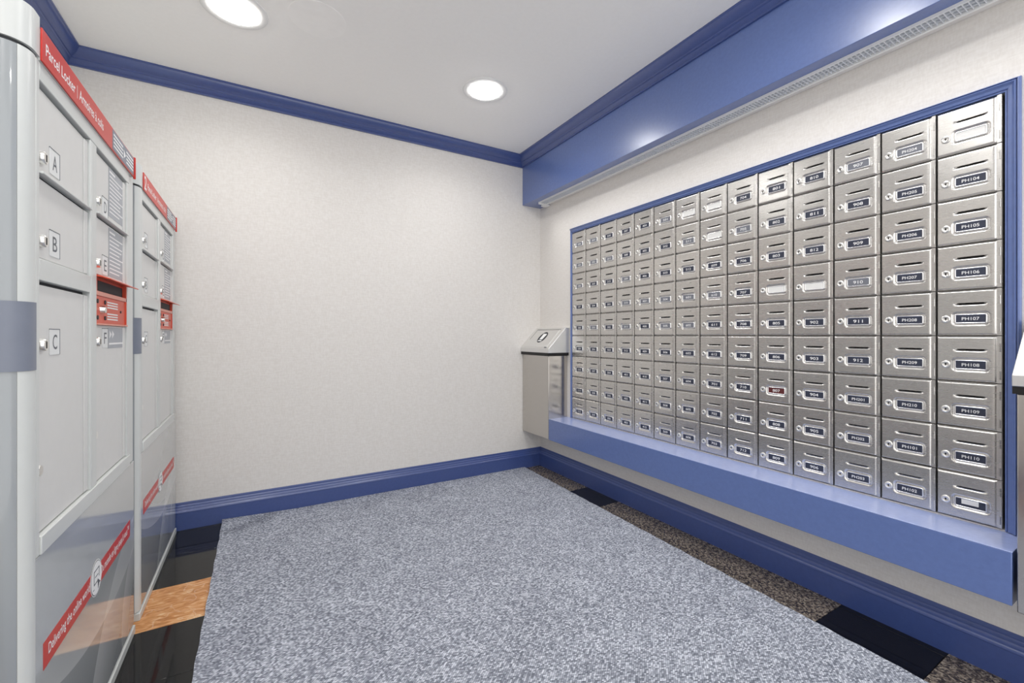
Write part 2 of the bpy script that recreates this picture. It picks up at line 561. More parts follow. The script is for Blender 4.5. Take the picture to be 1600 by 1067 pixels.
def tile(x0, x1, y0, y1, mat):
    key = (round(x1 - x0, 4), round(y1 - y0, 4), mat)
    cx, cy = (x0 + x1) / 2, (y0 + y1) / 2
    if key not in tile_cache:
        hx, hy, g = (x1 - x0) / 2, (y1 - y0) / 2, 0.0008
        tile_cache[key] = MB().box(-hx + g, hx - g, -hy + g, hy - g, -0.008, 0.0).mesh('tile', M[mat], bevel=0.0006, seg=1)
    o = bpy.data.objects.new('tile', tile_cache[key])
    o.location = (cx, cy, 0); o.parent = floor
    col.objects.link(o)


y_hi = 1.929 + 4 * TS
k = 0
ya = 1.929 + 3 * TS
row = []
for j in range(-16, 4):
    a, b = 1.929 + j * TS, 1.929 + (j + 1) * TS
    b = min(b, D)
    if a >= D or b <= YR + 0.01: continue
    a = max(a, YR)
    for (x0, x1) in ((LW, -0.415), (-0.415, -0.1205), (-0.1205, 0.174)):
        tile(x0, x1, a, b, 'orange_marble' if j % 5 == 0 else 'black_granite')
for j in range(-16, 4):
    a, b = 1.967 + j * TS, min(1.967 + (j + 1) * TS, D)
    if a >= D or b <= YR + 0.01: continue
    a = max(a, YR)
    for (x0, x1) in ((1.2915, 1.586), (1.586, 1.8805), (1.8805, RW)):
        tile(x0, x1, a, b, 'black_granite' if j % 5 == 0 else 'brown_granite')
# the middle of the floor, under the mat
for j in range(-16, 4):
    a, b = 1.967 + j * TS, min(1.967 + (j + 1) * TS, D)
    if a >= D or a > -1.05 or b <= YR: continue
    a = max(a, YR)
    for i in range(4):
        tile(0.174 + i * 0.279375, 0.174 + (i + 1) * 0.279375, a, b, 'black_granite')

# ------------------------------------------------------------------ the mat
mb = MB()
NX, NY = 48, 110
m_y1, m_y0 = D - 0.0185, -1.1


def mat_x(y, s):
    left = -0.168 + 0.0015 * math.sin(y * 37)
    right = 1.686 + (1.768 - 1.686) * (y - 0.474) / (2.877 - 0.474) + 0.0022 * math.sin(y * 61) + 0.0012 * math.sin(y * 143 + 1)
    right = min(right, 1.80)
    return left + (right - left) * s


grid = []
for j in range(NY + 1):
    y = m_y0 + (m_y1 - m_y0) * j / NY
    for i in range(NX + 1):
        s = i / NX
        x = mat_x(y, s)
        lift = 0.012 * max(0, 1 - (s * 1.85) / 0.35) * max(0, 1 - (m_y1 - y) / 0.25)
        z = 0.009 + lift + 0.0008 * math.sin(x * 5 + 1) * math.sin(y * 4)
        grid.append((x, y, z))
mb.v = grid[:]
for j in range(NY):
    for i in range(NX):
        a = j * (NX + 1) + i
        mb.f.append((a, a + 1, a + NX + 2, a + NX + 1))
rim = [i for i in range(NX + 1)] + [j * (NX + 1) + NX for j in range(1, NY + 1)] + \
      [NY * (NX + 1) + i for i in range(NX - 1, -1, -1)] + [j * (NX + 1) for j in range(NY - 1, 0, -1)]
o0 = len(mb.v)
mb.v += [(grid[i][0], grid[i][1], max(0.0006, grid[i][2] - 0.0085)) for i in rim]
n = len(rim)
mb.f += [(rim[i], rim[(i + 1) % n], o0 + (i + 1) % n, o0 + i) for i in range(n)]
mb.f.append(tuple(range(o0, o0 + n)))
mat_ob = mb.build('floor_mat', 'carpet', smooth=True, angle=50)
tag(mat_ob, 'large grey blue loop pile mat covering the floor between lockers and mailboxes', 'mat')

# ------------------------------------------------------------------ downlights
LLAB = ['round recessed ceiling light above the parcel lockers, partly cut by picture top',
        'round recessed ceiling light near the corner between blue mouldings',
        'round recessed ceiling light above the near parcel locker, out of picture',
        'round recessed ceiling light in front of the right end of the mailboxes',
        'round recessed ceiling light behind the camera on the locker side',
        'round recessed ceiling light behind the camera on the mailbox side',
        'round recessed ceiling light by the rear wall on the locker side',
        'round recessed ceiling light by the rear wall on the mailbox side']


def lathe(mb, prof, c, n=48):
    return mb.rings([[(c[0] + r * math.cos(2 * PI * i / n), c[1] + r * math.sin(2 * PI * i / n), z) for i in range(n)] for r, z in prof], True)


lamp0 = None
for (x, y), lab in zip(LAMPS, LLAB):
    if lamp0 is None:
        lamp0 = thing('recessed_downlight', (x, y, H), lab, 'ceiling light', 'recessed ceiling lights')
        lathe(MB(), [(0.123, H - 0.0005), (0.1225, H - 0.0030), (0.119, H - 0.0042), (0.100, H - 0.0042), (0.088, H - 0.0044), (0.087, H - 0.001)], (x, y)).build('trim_ring', 'trim_white', lamp0, smooth=True, angle=60)
        lathe(MB(), [(0.0875, H - 0.0045), (0.084, H - 0.0085), (0.07, H - 0.0115), (0.04, H - 0.0135), (0.001, H - 0.014)], (x, y)).build('diffuser', 'glow', lamp0, smooth=True)
        ld = bpy.data.lights.new('lamp', 'AREA')
        ld.shape = 'DISK'; ld.size = 0.165; ld.energy = LAMP_W; ld.spread = LAMP_SPREAD; ld.color = (1.0, 0.985, 0.96)
        lo = bpy.data.objects.new('lamp', ld); lo.location = (0, 0, -0.0155); lo.parent = lamp0; col.objects.link(lo)
    else:
        c = copy_tree(lamp0); c.location = (x, y, H); c['label'] = lab

# ------------------------------------------------------------------ strip light under the soffit
FX0, FX1 = 1.817, 1.884
FY0, FY1 = -0.55, 2.70
fx = thing('strip_light', ((FX0 + FX1) / 2, (FY0 + FY1) / 2, ZS), 'long strip light with small-celled white louver under the blue soffit', 'strip light')
MB().box(FX0 - 0.001, FX0 + 0.002, FY0, FY1, ZS - 0.011, ZS).box(FX1 - 0.008, FX1, FY0, FY1, ZS - 0.013, ZS).build('rail', 'trim_white', fx)
g = MB()
p = FY0 + 0.006
while p < FY1 - 0.004:
    g.box(FX0 + 0.002, FX1 - 0.008, p, p + 0.0022, ZS - 0.010, ZS - 0.002)
    p += 0.0135
for q in (1 / 3, 2 / 3):
    xq = FX0 + 0.002 + (FX1 - FX0 - 0.010) * q
    g.box(xq - 0.001, xq + 0.001, FY0, FY1, ZS - 0.0098, ZS - 0.002)
tag(g.build('louver', 'louver', fx), kind='stuff')
ld = bpy.data.lights.new('strip_lamp', 'AREA')
ld.shape = 'RECTANGLE'; ld.size = 0.045; ld.size_y = FY1 - FY0 - 0.05; ld.energy = STRIP_W; ld.spread = math.radians(64); ld.color = (1.0, 0.99, 0.97)
lo = bpy.data.objects.new('strip_lamp', ld); lo.location = (0, 0, -0.0135); lo.parent = fx; col.objects.link(lo)
MB().box(FX1, RW - 0.001, FY0, FY1, ZS - 0.003, ZS).build('flange', 'wallpaper', fx)
MB().box(FX0 + 0.002, FX1 - 0.008, FY0, FY1, ZS - 0.0018, ZS - 0.0003).build('reflector', 'tube', fx)
MB().box(FX0 - 0.003, FX1 + 0.002, FY1, FY1 + 0.010, ZS - 0.017, ZS).build('end_cap', 'trim_white', fx, bevel=0.001)
MB().box(FX1 - 0.012, FX1 + 0.036, FY1 + 0.010, FY1 + 0.06, ZS - 0.014, ZS - 0.002).build('bracket', 'trim_white', fx, bevel=0.001)

# ------------------------------------------------------------------ mailboxes
NUMS = {
    7: [None, None, '609', '610', '611', '612', '701', '702', '703'],
    8: ['704', '705', '706', '707', '708', '709', '710', '711', '712'],
    9: ['801', '802', '803', '804', '805', '806', '807', '808', '809'],
    10: ['810', '811', '812', '901', '902', '903', '904', '905', '906'],
    11: ['907', '908', '909', '910', '911', '912', 'PH201', 'PH202', 'PH203'],
    12: ['PH204', 'PH205', 'PH206', 'PH207', 'PH208', 'PH209', 'PH210', 'PH101', 'PH102'],
    13: [None, 'PH104', 'PH105', 'PH106', 'PH107', 'PH108', 'PH109', 'PH110', None],
}
seq = [f'{fl}{u:02d}' for fl in range(1, 8) for u in range(1, 13)]
base_i = seq.index('607') - 9 * 7
for c in range(7):
    NUMS[c] = [seq[base_i + c * 9 + r] for r in range(9)]
NUMS[6][0] = None
LOCKER_TEXT = ['Parcel Locker', 'Armoires à colis', '|', '2', 'A', 'B', 'C', 'D', 'E', 'F',
               'Delivering the online world™', 'Du monde en ligne jusqu’à vous™']
glyph_meshes(sorted({s for c in NUMS.values() for s in c if s}) + LOCKER_TEXT)


# the pressed steel door as one relief: bevelled pan, slanted mail slot, moulded label frame
def sstep(a, b, x):
    t_ = min(1, max(0, (x - a) / (b - a)))
    return t_ * t_ * (3 - 2 * t_)


DY0, DY1 = 0.0016, PW - 0.0016       # along the width, from the left edge
DZ0, DZ1 = 0.0012, PH - 0.0012
SLZ = PH * (1 - 0.287)               # upper edge of the slot
SLA, SLB = PW * 0.270, PW * 0.802
LBC = (PW * 0.540, PH * (1 - 0.632)) # centre of the label frame
LBW, LBH = PW * 0.250, PH * 0.108    # half sizes of the moulded ring
HST = PW * 0.922                     # where the pan ends and the hinge strip starts


def rr_sd(x, z, hw, hh, rad):
    qx, qz = abs(x) - hw + rad, abs(z) - hh + rad
    return math.hypot(max(qx, 0), max(qz, 0)) + min(max(qx, qz), 0) - rad


def door_h(y, z):
    if y > HST:
        return 0.0030
    h = 0.0055 * min(sstep(0, 0.0032, y - DY0), 0.55 + 0.45 * sstep(0, 0.0055, HST - y), min(1, max(0, (DZ1 - z) / 0.0056)), sstep(0, 0.0045, z - DZ0))
    # slot
    if SLZ - 0.0105 < z <= SLZ and SLA < y < SLB:
        e = min(1, min(y - SLA, SLB - y) / 0.012)
        dpt = 0.0085 * e
        h -= dpt * sstep(SLZ - 0.0100, SLZ, z)
    # groove and ring around the label
    d = rr_sd(y - LBC[0], z - LBC[1], LBW, LBH, 0.006)
    if d < 0.010:
        if d > 0:
            h -= 0.0042 * (1 - sstep(0.0005, 0.0075, d))
        else:
            h -= 0.0042
    return h


def lines(a, b, step, extra):
    n_ = int(round((b - a) / step))
    s_ = {round(a + (b - a) * i / n_, 6) for i in range(n_ + 1)}
    out = sorted(s_ | {round(e, 6) for e in extra})
    return out


ysn = lines(DY0, DY1, 0.0034, [DY0 + 0.0012, DY0 + 0.0024, HST, HST + 0.0003, HST - 0.002, HST - 0.004, SLA, SLB, SLA + .004, SLB - .004] +
            [LBC[0] + s_ * (LBW + q) for s_ in (-1, 1) for q in (.008, .006, .004, .002, 0, -.0007, -.0015, -.0022, -.0034, -.0044)])
zsn = lines(DZ0, DZ1, 0.0040, [DZ0 + .001, DZ0 + .002, DZ0 + .003, DZ0 + .0045, DZ1 - .001, DZ1 - .002, DZ1 - .003, DZ1 - .0045, DZ1 - .0058] +
            [SLZ + .0002, SLZ, SLZ - .002, SLZ - .004, SLZ - .006, SLZ - .008, SLZ - .010] +
            [LBC[1] + s_ * (LBH + q) for s_ in (-1, 1) for q in (.008, .006, .004, .002, 0, -.0007, -.0015, -.0022, -.0034, -.0044)])


def to_local(y, z, h):                # left edge of the door is at +PW/2, outward is -x
    return (-h, PW / 2 - y, z)


dm = MB()
for z in zsn:
    for y in ysn:
        dm.v.append(to_local(y, z, door_h(y, z)))
ny = len(ysn)
for j in range(len(zsn) - 1):
    for i in range(ny - 1):
        a = j * ny + i
        dm.f.append((a, a + 1, a + ny + 1, a + ny))
# returned edge of the pan
rim = [i for i in range(ny)] + [j * ny + ny - 1 for j in range(1, len(zsn))] + [(len(zsn) - 1) * ny + i for i in range(ny - 2, -1, -1)] + [j * ny for j in range(len(zsn) - 2, 0, -1)]
o0 = len(dm.v)
dm.v += [(0.004, dm.v[i][1], dm.v[i][2]) for i in rim]
dm.f += [(rim[i], rim[(i + 1) % len(rim)], o0 + (i + 1) % len(rim), o0 + i) for i in range(len(rim))]
door_me = dm.mesh('door', M['door_steel'], smooth=True, angle=40)
case_me = MB().box(0.0045, 0.11, -PW / 2 + 0.0012, PW / 2 - 0.0012, 0.0008, PH - 0.0008).mesh('case', M['case_steel'])
# dark opening under the upper lip of the slot
slot_me = MB().prism([to_local(SLA + 0.006, SLZ - 0.0022, -0.0002 + 0.0010), to_local(SLB - 0.006, SLZ - 0.0022, -0.0002 + 0.0010),
                      to_local(SLB - 0.003, SLZ - 0.0001, 0.0014), to_local(SLA + 0.003, SLZ - 0.0001, 0.0014)], (0.003, 0, 0)).mesh('slot_opening', M['dark'])
# hinge knuckles
hinge_me = []
for fz in (0.25, 0.825):
    zc = PH * (1 - fz)
    h_ = MB()
    for a, b in ((-0.0128, -0.0002), (0.0002, 0.0128)):
        h_.cyl((-0.0032, PW / 2 - PW * 0.966, zc + a), (-0.0032, PW / 2 - PW * 0.966, zc + b), 0.0019, n=10)
    hinge_me.append(h_.mesh('hinge', M['door_steel'], smooth=True))
# lock
lc = (PW * 0.160, PH * (1 - 0.632))
lk = MB()
lk.rings([[(-xx, PW / 2 - lc[0] + r_ * math.cos(2 * PI * i / 24), lc[1] + r_ * math.sin(2 * PI * i / 24)) for i in range(24)]
          for r_, xx in ((0.0118, 0.0050), (0.0118, 0.0068), (0.0108, 0.0082), (0.0078, 0.0088), (0.0070, 0.0080), (0.0002, 0.0080))], True)
lock_me = lk.mesh('lock', M['lock_steel'], smooth=True, angle=50)
kh = MB()
kh.cyl((-0.0079, PW / 2 - lc[0], lc[1] + 0.001), (-0.0084, PW / 2 - lc[0], lc[1] + 0.001), 0.0024, n=12)
kh.box(-0.0084, -0.0079, PW / 2 - lc[0] - 0.0009, PW / 2 - lc[0] + 0.0009, lc[1] - 0.0045, lc[1])
key_me = kh.mesh('keyhole', M['dark'])
cw, ch_ = LBW - 0.0042, LBH - 0.0042
card_me = {k_: MB().box(-0.0040, -0.0030, PW / 2 - LBC[0] - cw, PW / 2 - LBC[0] + cw, LBC[1] - ch_, LBC[1] + ch_).mesh('name_card', M[k_])
           for k_ in ('card_dark', 'card_grey', 'card_white', 'card_red')}
paper_me = MB().box(-0.0044, -0.0040, PW / 2 - LBC[0] - cw * 0.55, PW / 2 - LBC[0] + cw * 0.62, LBC[1] - ch_ * 0.35, LBC[1] + ch_ * 0.95).mesh('paper_slip', M['card_white'])


def rrect(hw, hh, rad, n_=5):
    out_ = []
    for qx, qz, a0 in ((1, 1, 0), (-1, 1, 90), (-1, -1, 180), (1, -1, 270)):
        for i in range(n_ + 1):
            an = math.radians(a0 + 90 * i / n_)
            out_.append((qx * (hw - rad) + rad * math.cos(an), qz * (hh - rad) + rad * math.sin(an)))
    return out_


rg = []
for inset, hgt in ((-0.0012, 0.0010), (0.0004, 0.0040), (0.0016, 0.0054), (0.0030, 0.0054), (0.0040, 0.0044), (0.0044, 0.0030)):
    rg.append([(-hgt, PW / 2 - LBC[0] - p_[0], LBC[1] + p_[1]) for p_ in rrect(LBW - inset, LBH - inset, max(0.0018, 0.0058 - inset))])
ring_me = MB().rings(rg, True).mesh('label_frame', M['bright_steel'], smooth=True, angle=60)
text_me = {}
for s in {s for c in NUMS.values() for s in c if s}:
    tb = MB()
    wide = cw * 2 * (0.60 if len(s) > 3 else 0.46)
    put_text(tb, s, (-0.00405, PW / 2 - LBC[0], LBC[1]), (0, -1, 0), (0, 0, 1), width=wide, height=0.0098 if len(s) > 3 else 0.0112)
    text_me[s] = tb.mesh('lettering', M['print_white'])

ORD = ['first', 'second', 'third', 'fourth', 'fifth', 'sixth', 'seventh', 'eighth', 'ninth']
COLS = ['leftmost column', 'second column from left', 'third column from left', 'fourth column from left', 'fifth column from left',
        'sixth column from left', 'seventh column from left', 'seventh column from right', 'sixth column from right',
        'fifth column from right', 'fourth column from right', 'third column from right', 'second column from right', 'rightmost column']
ROWS = ['top row', 'second row down', 'third row down', 'fourth row down', 'fifth row down', 'sixth row down', 'seventh row down',
        'second row from bottom', 'bottom row']
GREY = {(11, 0), (11, 3), (8, 1), (6, 1), (7, 3), (12, 0)}
WHITE = {(13, 0), (6, 0), (7, 0), (7, 1), (10, 3), (9, 3)}  # the top card of the rightmost column is white to paint in glare
RED = {(9, 6)}


def child(name, me, parent):
    o = bpy.data.objects.new(name, me); o.parent = parent; col.objects.link(o); return o


for c in range(NC):
    for r_ in range(NR):
        s = NUMS[c][r_]
        kind = 'card_dark'
        if (c, r_) in GREY or (c < 7 and r_ < 5 and random.random() < 0.35): kind = 'card_grey'
        if (c, r_) in WHITE: kind = 'card_white'
        if (c, r_) in RED: kind = 'card_red'
        what = {'card_dark': 'dark', 'card_grey': 'grey', 'card_white': 'white', 'card_red': 'dark red'}[kind]
        if (c, r_) == (13, 8):
            lab = f'stainless steel mailbox with blank white paper slip, {ROWS[r_]}, {COLS[c]}'
        elif kind == 'card_white':
            lab = f'stainless steel mailbox with pale unreadable name card, {ROWS[r_]}, {COLS[c]}'
        elif c >= 8:
            lab = f'stainless steel mailbox numbered {s}, {ROWS[r_]}, {COLS[c]}'
        else:
            lab = f'stainless steel mailbox with keyhole and name card, {ROWS[r_]}, {COLS[c]}'
        yc = Y0 - (c + 0.5) * PW
        t_ = thing('mailbox', (RW - 0.003, yc, Z1 - (r_ + 1) * PH), lab, 'mailbox', 'steel mailboxes in the wall panel')
        child('case', case_me, t_)
        d_ = child('door', door_me, t_)
        d_.rotation_euler = (0, random.uniform(-0.006, 0.006), random.uniform(-0.008, 0.002))
        child('slot_opening', slot_me, d_)
        cd = child('name_card', card_me[kind], d_)
        if (c, r_) == (13, 8):
            child('paper_slip', paper_me, d_)
        elif s and kind != 'card_white':
            child('lettering', text_me[s], d_)
        child('label_frame', ring_me, d_)
        child('lock', lock_me, d_)
        child('keyhole', key_me, d_)
        for hm in hinge_me:
            child('hinge', hm, t_)

# picture-frame moulding around the boxes
fr = thing('mailbox_surround', (RW, (Y0 + YE) / 2, ZB), 'blue stepped wood moulding framing the wall of mailboxes on three sides', 'frame')
prof = [(0.0, 0.0), (0.0, 0.007), (0.0035, 0.008), (0.0042, 0.0055), (0.0055, 0.0055), (0.0066, 0.0095), (0.0085, 0.0105), (0.0145, 0.0115), (0.018, 0.0150), (0.0205, 0.0185), (0.0235, 0.0195),
        (0.0240, 0.0135), (0.0262, 0.0135), (0.0268, 0.0190), (0.0285, 0.0190), (0.0295, 0.012), (0.0325, 0.009), (0.0325, 0.0)]
yl, yr_, zt = Y0 + 0.0035, YE - 0.005, Z1 + 0.0015
zb_ = HC - 0.5835
KL = 0.42          # the left member is mostly tucked behind the bin's wall gap


def member(name, ends):
    MB().rings([[ends(d)[k](h) for d, h in prof] for k in (0, 1)], True, True).build(name, 'blue', fr, smooth=True, angle=25)


def E3(f): return f


member('top_rail', lambda d: (lambda h: (RW - h, yl + d * KL, zt + d), lambda h: (RW - h, yr_ - d, zt + d)))
member('left_stile', lambda d: (lambda h: (RW - h * 0.6, yl + d * KL, zb_), lambda h: (RW - h * 0.6, yl + d * KL, zt + d)))
member('right_stile', lambda d: (lambda h: (RW - h, yr_ - d, zb_), lambda h: (RW - h, yr_ - d, zt + d)))

# ledge under the mailboxes
LY0, LY1 = 0.3300, 2.4965
led = thing('ledge', (RW, (LY0 + LY1) / 2, HC - 0.733), 'deep boxy blue painted ledge running below the mailboxes', 'ledge')
MB().box(XS, RW - 0.0005, LY0, LY1, HC - 0.733, HC - 0.5885).build('apron', 'blue', led, bevel=0.002)
MB().box(XS - 0.0004, RW - 0.0005, LY0 - 0.0004, LY1, HC - 0.5885, HC - 0.586).build('top_board', 'lit_blue', led, bevel=0.0008)  # carries the lightened blue that stands in for light from above


# ------------------------------------------------------------------ wall bins
def bin_(ya, yb, dz, label, side):
    """ya..yb: body extent along the wall"""
    zb0 = HC - 0.732 + dz; zt0 = HC - 0.144 + dz; zk = HC - 0.1235 + dz
    t_ = thing('waste_bin', (RW, (ya + yb) / 2, zb0), label, 'bin', 'steel wall bins')
    xw = RW - 0.001
    MB().box(XS, xw, ya, yb, zb0, zt0).build('body', 'bin_steel', t_, bevel=0.003)
    MB().box(XS - 0.014, xw, ya - 0.014, yb + side, zt0, zk).build('band', 'black', t_, bevel=0.001)
    x0, xt = XS - 0.018, 1.8905
    la, lb = ya - 0.026, yb + side
    za, zl, ztop = zk, HC - 0.0935 + dz, HC + 0.0555 + dz
    MB().prism([(x0, la, za), (xw, la, za), (xw, la, ztop), (xt, la, ztop), (x0, la, zl)], (0, lb - la, 0)).build('lid', 'bin_lid_steel', t_, bevel=0.002)
    # frame on the slope: u runs along the wall to the right (towards -y), v up the slope
    o = Vector((x0, lb, zl)); U = Vector((0, -1, 0)); V = Vector((xt - x0, 0, ztop - zl)); L = V.length; V.normalize(); N = U.cross(V)
    if N.x > 0: N = -N
    W = lb - la

    def P(u, v, h): return tuple(o + U * (u * W) + V * (v * L) + N * h)
    MB().prism([P(0.11, 0.05, 0.0002), P(0.89, 0.05, 0.0002), P(0.89, 0.89, 0.0002), P(0.11, 0.89, 0.0002)], N * 0.0016).build('flap', 'bin_lid_steel', t_, bevel=0.0005)
    MB().prism([P(0.10, 0.895, 0.0002), P(0.90, 0.895, 0.0002), P(0.90, 0.915, 0.0002), P(0.10, 0.915, 0.0002)], N * 0.0006).build('flap_gap', 'dark', t_)
    MB().prism([P(0.094, 0.42, 0.0002), P(0.105, 0.42, 0.0002), P(0.105, 0.915, 0.0002), P(0.094, 0.915, 0.0002)], N * 0.0006).build('flap_gap', 'seam', t_)
    # symbol: dark ring with a white upright shape
    cu, cv = 0.50, 0.52
    rr = 0.054

    def Q(a, b, h): return tuple(o + U * (cu * W + a) + V * (cv * L + b) + N * h)
    ic = MB().prism([Q(rr * 0.86 * math.cos(2 * PI * i / 40), rr * math.sin(2 * PI * i / 40), 0.0019) for i in range(40)], N * 0.0005).build('symbol', 'seam', t_)
    MB().prism([Q(-0.020, -0.022, 0.0025), Q(0.018, -0.022, 0.0025), Q(0.026, 0.030, 0.0025), Q(0.018, 0.036, 0.0025), Q(-0.020, 0.036, 0.0025)], N * 0.0003).build('symbol_shape', 'print_white', ic)
    MB().prism([Q(-0.024, -0.040, 0.0025), Q(0.020, -0.040, 0.0025), Q(0.022, -0.030, 0.0025), Q(-0.022, -0.030, 0.0025)], N * 0.0003).build('symbol_shape', 'print_white', ic)
    MB().prism([P(0.82, 0.035, 0.0019), P(0.90, 0.035, 0.0019), P(0.90, 0.075, 0.0019), P(0.82, 0.075, 0.0019)], N * 0.0004).build('badge', 'print_grey', t_)
    return t_


bin_(2.4985, D - 0.0015, 0.0, 'brushed steel wall bin with sloped lid in the far corner beside the mailboxes', 0.0)
bin_(-0.028, 0.3215, -0.0125, 'brushed steel wall bin cut by the right picture edge', 0.006)


# ------------------------------------------------------------------ parcel lockers
def locker(a, first):
    """a: shift along the wall"""
    XF = -0.367
    n0, n1 = 1.130 + a, 1.942 + a            # body extent
    label = ('light grey parcel locker nearest the camera, doors A to F and red header' if first else
             'light grey parcel locker marked 2, standing against the far wall')
    R = thing('parcel_locker', (-0.57, (n0 + n1) / 2, 0), label, 'locker', 'parcel lockers')
    Z = lambda z: HC + z
    BX = LW + 0.022

    rad = 0.038
    cx, cy = XF - rad, n0 + rad

    def arc(a0, a1, r_, n_=10):
        return [(cx + r_ * math.cos(math.radians(a0 + (a1 - a0) * i / n_)), cy - r_ * math.sin(math.radians(a0 + (a1 - a0) * i / n_))) for i in range(n_ + 1)]
    # carcass behind the doors, dark to paint in the shadow lines at their gaps
    MB().box(BX, XF - 0.016, n0 + 0.010, n1 - 0.004, 0.03, Z(0.533)).build('carcass', 'seam', R)
    # rounded corner post and printed side
    post = arc(0, 48, rad)
    post = [(XF, cy + 0.0065)] + post
    MB().strip(post[::-1], 0.008, 0.03, Z(0.533)).build('corner_post', 'locker', R, smooth=True, angle=50)
    side = arc(48.5, 90, rad - 0.0008) + [(BX, n0 + 0.0008)]
    MB().strip(side, -0.008, 0.03, Z(0.533)).build('side_panel', 'side_print', R, smooth=True, angle=50)
    band = [(XF + 0.0006, cy + 0.006)] + arc(0, 90, rad + 0.0006, 16) + [(BX, n0 - 0.0006)]
    MB().strip(band, 0.001, Z(-0.066), Z(0.0625)).build('colour_band', 'slate_blue', R, smooth=True, angle=50)
    # face frame: stiles, mullion, rails
    y = lambda v: v + a
    f0, f1 = XF - 0.016, XF
    fr_ = lambda nm, ya, yb, za, zb, d=0.0: MB().box(f0, f1 + d, y(ya), y(yb), Z(za), Z(zb)).build(nm, 'locker', R, bevel=0.0015)
    fr_('stile', 1.1765, 1.1925, -0.428, 0.533)
    fr_('mullion', 1.4900, 1.4985, -0.392, 0.497)
    fr_('mullion', 1.5000, 1.5385, -0.392, 0.497)
    fr_('stile', 1.8470, 1.8700, -0.392, 0.497)
    fr_('stile', 1.8720, 1.9420, -0.428, 0.533, -0.004)
    fr_('rail', 1.1935, 1.8705, 0.498, 0.533)
    fr_('rail', 1.1935, 1.4890, 0.108, 0.1505)
    fr_('bottom_rail', 1.1935, 1.8705, -0.428, -0.392, 0.003)

    # doors
    dx = XF - 0.006

    def plate_(parent, letter, yc, zc):
        pl = MB().box(dx + 0.0002, dx + 0.0012, yc - 0.0255, yc + 0.0255, zc - 0.027, zc + 0.027).build('letter_plate', 'plate_white', parent, bevel=0.0004)
        e = MB()
        e.box(dx + 0.0002, dx + 0.0016, yc - 0.0265, yc + 0.0265, zc + 0.0262, zc + 0.0278)
        e.box(dx + 0.0002, dx + 0.0016, yc + 0.0252, yc + 0.0266, zc - 0.027, zc + 0.0262)
        e.build('plate_edge', 'print_grey', parent)
        put_text(MB(), letter, (dx + 0.00135, yc, zc), (0, 1, 0), (0, 0, 1), width=0.0235, height=0.0315).build('lettering', 'print_grey', parent)

    def lock_(parent, yc, zc):
        m_ = MB()
        m_.rings([[(dx + xx, yc + r_ * math.cos(2 * PI * i / 20), zc + r_ * math.sin(2 * PI * i / 20)) for i in range(20)]
                  for r_, xx in ((0.0125, 0.0), (0.0122, 0.0075), (0.0108, 0.0095), (0.0002, 0.0095))], True)
        m_.build('lock', 'lock_steel', parent, smooth=True, angle=50)
        MB().box(dx + 0.0095, dx + 0.0098, yc - 0.0022, yc + 0.0022, zc - 0.007, zc + 0.007).build('keyhole', 'dark', parent)

    def door(letter, ya, yb, za, zb, py, pz, ly, lz):
        g_ = 0.0016
        d_ = MB().box(XF - 0.0158, dx, y(ya) + g_, y(yb) - g_, Z(za) + g_, Z(zb) - g_).build('door', 'locker_door', R, bevel=0.0018)
        # folded return along the hinge side and dark shadow gaps
        MB().box(dx + 0.0001, dx + 0.0018, y(yb) - 0.030, y(yb) - 0.004, Z(za) + 0.003, Z(zb) - 0.003).build('hinge_strip', 'locker_door', d_, bevel=0.0008)
        plate_(d_, letter, y(py), Z(pz))
        lock_(d_, y(ly), Z(lz))
        return d_

    ya, yb = 1.1935, 1.4890
    door('A', ya, yb, 0.322, 0.4905, 1.283, 0.363, 1.214, 0.352)
    door('B', ya, yb, 0.1515, 0.3125, 1.283, 0.192, 1.214, 0.187)
    dc = door('C', ya, yb, -0.391, 0.1020, 1.283, -0.014, 1.214, -0.019)
    drip = lambda za, zb, y_a, y_b: MB().box(dx - 0.006, dx + 0.011, y(y_a), y(y_b), Z(za), Z(zb)).build('drip_rail', 'locker', R, bevel=0.001)
    drip(0.3165, 0.3210, ya + 0.001, yb - 0.001)
    ya2, yb2 = 1.5395, 1.8460
    dd = door('D', ya2, yb2, 0.328, 0.4905, 1.634, 0.359, 1.557, 0.358)
    de = door('E', ya2, yb2, 0.1630, 0.3185, 1.634, 0.196, 1.557, 0.193)
    df = door('F', ya2, yb2, -0.391, 0.0300, 1.634, -0.008, 1.557, -0.017)
    drip(0.3225, 0.3270, ya2 + 0.001, yb2 - 0.001)
    # key covers low on C and F
    for par, yy, zz in ((dc, 1.206, -0.266), (df, 1.547, -0.264)):
        MB().cyl((dx, y(yy), Z(zz)), (dx + 0.004, y(yy), Z(zz)), 0.011, 0.010, n=18).build('key_cover', 'lock_steel', par, smooth=True)
    # info stickers with lines of fine print
    for par, zlo, zhi in ((dd, 0.345, 0.488), (de, 0.172, 0.312)):
        s_ = MB().box(dx + 0.0002, dx + 0.0006, y(1.669), y(1.823), Z(zlo), Z(zhi)).build('info_sticker', 'sticker', par)
        ln = MB()
        z_ = zhi - 0.012
        k_ = 0
        while z_ > zlo + 0.008:
            ln.box(dx + 0.0006, dx + 0.0008, y(1.678), y(1.678 + (0.055 if k_ == 0 else 0.12 + 0.022 * math.sin(k_ * 2.3))), Z(z_ - 0.0025), Z(z_ + 0.0010 * (3 if k_ == 0 else 1)))
            z_ -= 0.0115; k_ += 1
        tag(ln.build('fine_print', 'print_white', s_), kind='stuff')
    s_ = MB().box(dx + 0.0002, dx + 0.0006, y(1.662), y(1.828), Z(-0.038), Z(0.0225)).build('info_sticker', 'sticker', df)
    ln = MB()
    for q in (1.678, 1.704):
        ln.prism([(dx + 0.0006, y(q), Z(0.014)), (dx + 0.0006, y(q + 0.02), Z(0.003)), (dx + 0.0006, y(q), Z(-0.008))], (0.0002, 0, 0))
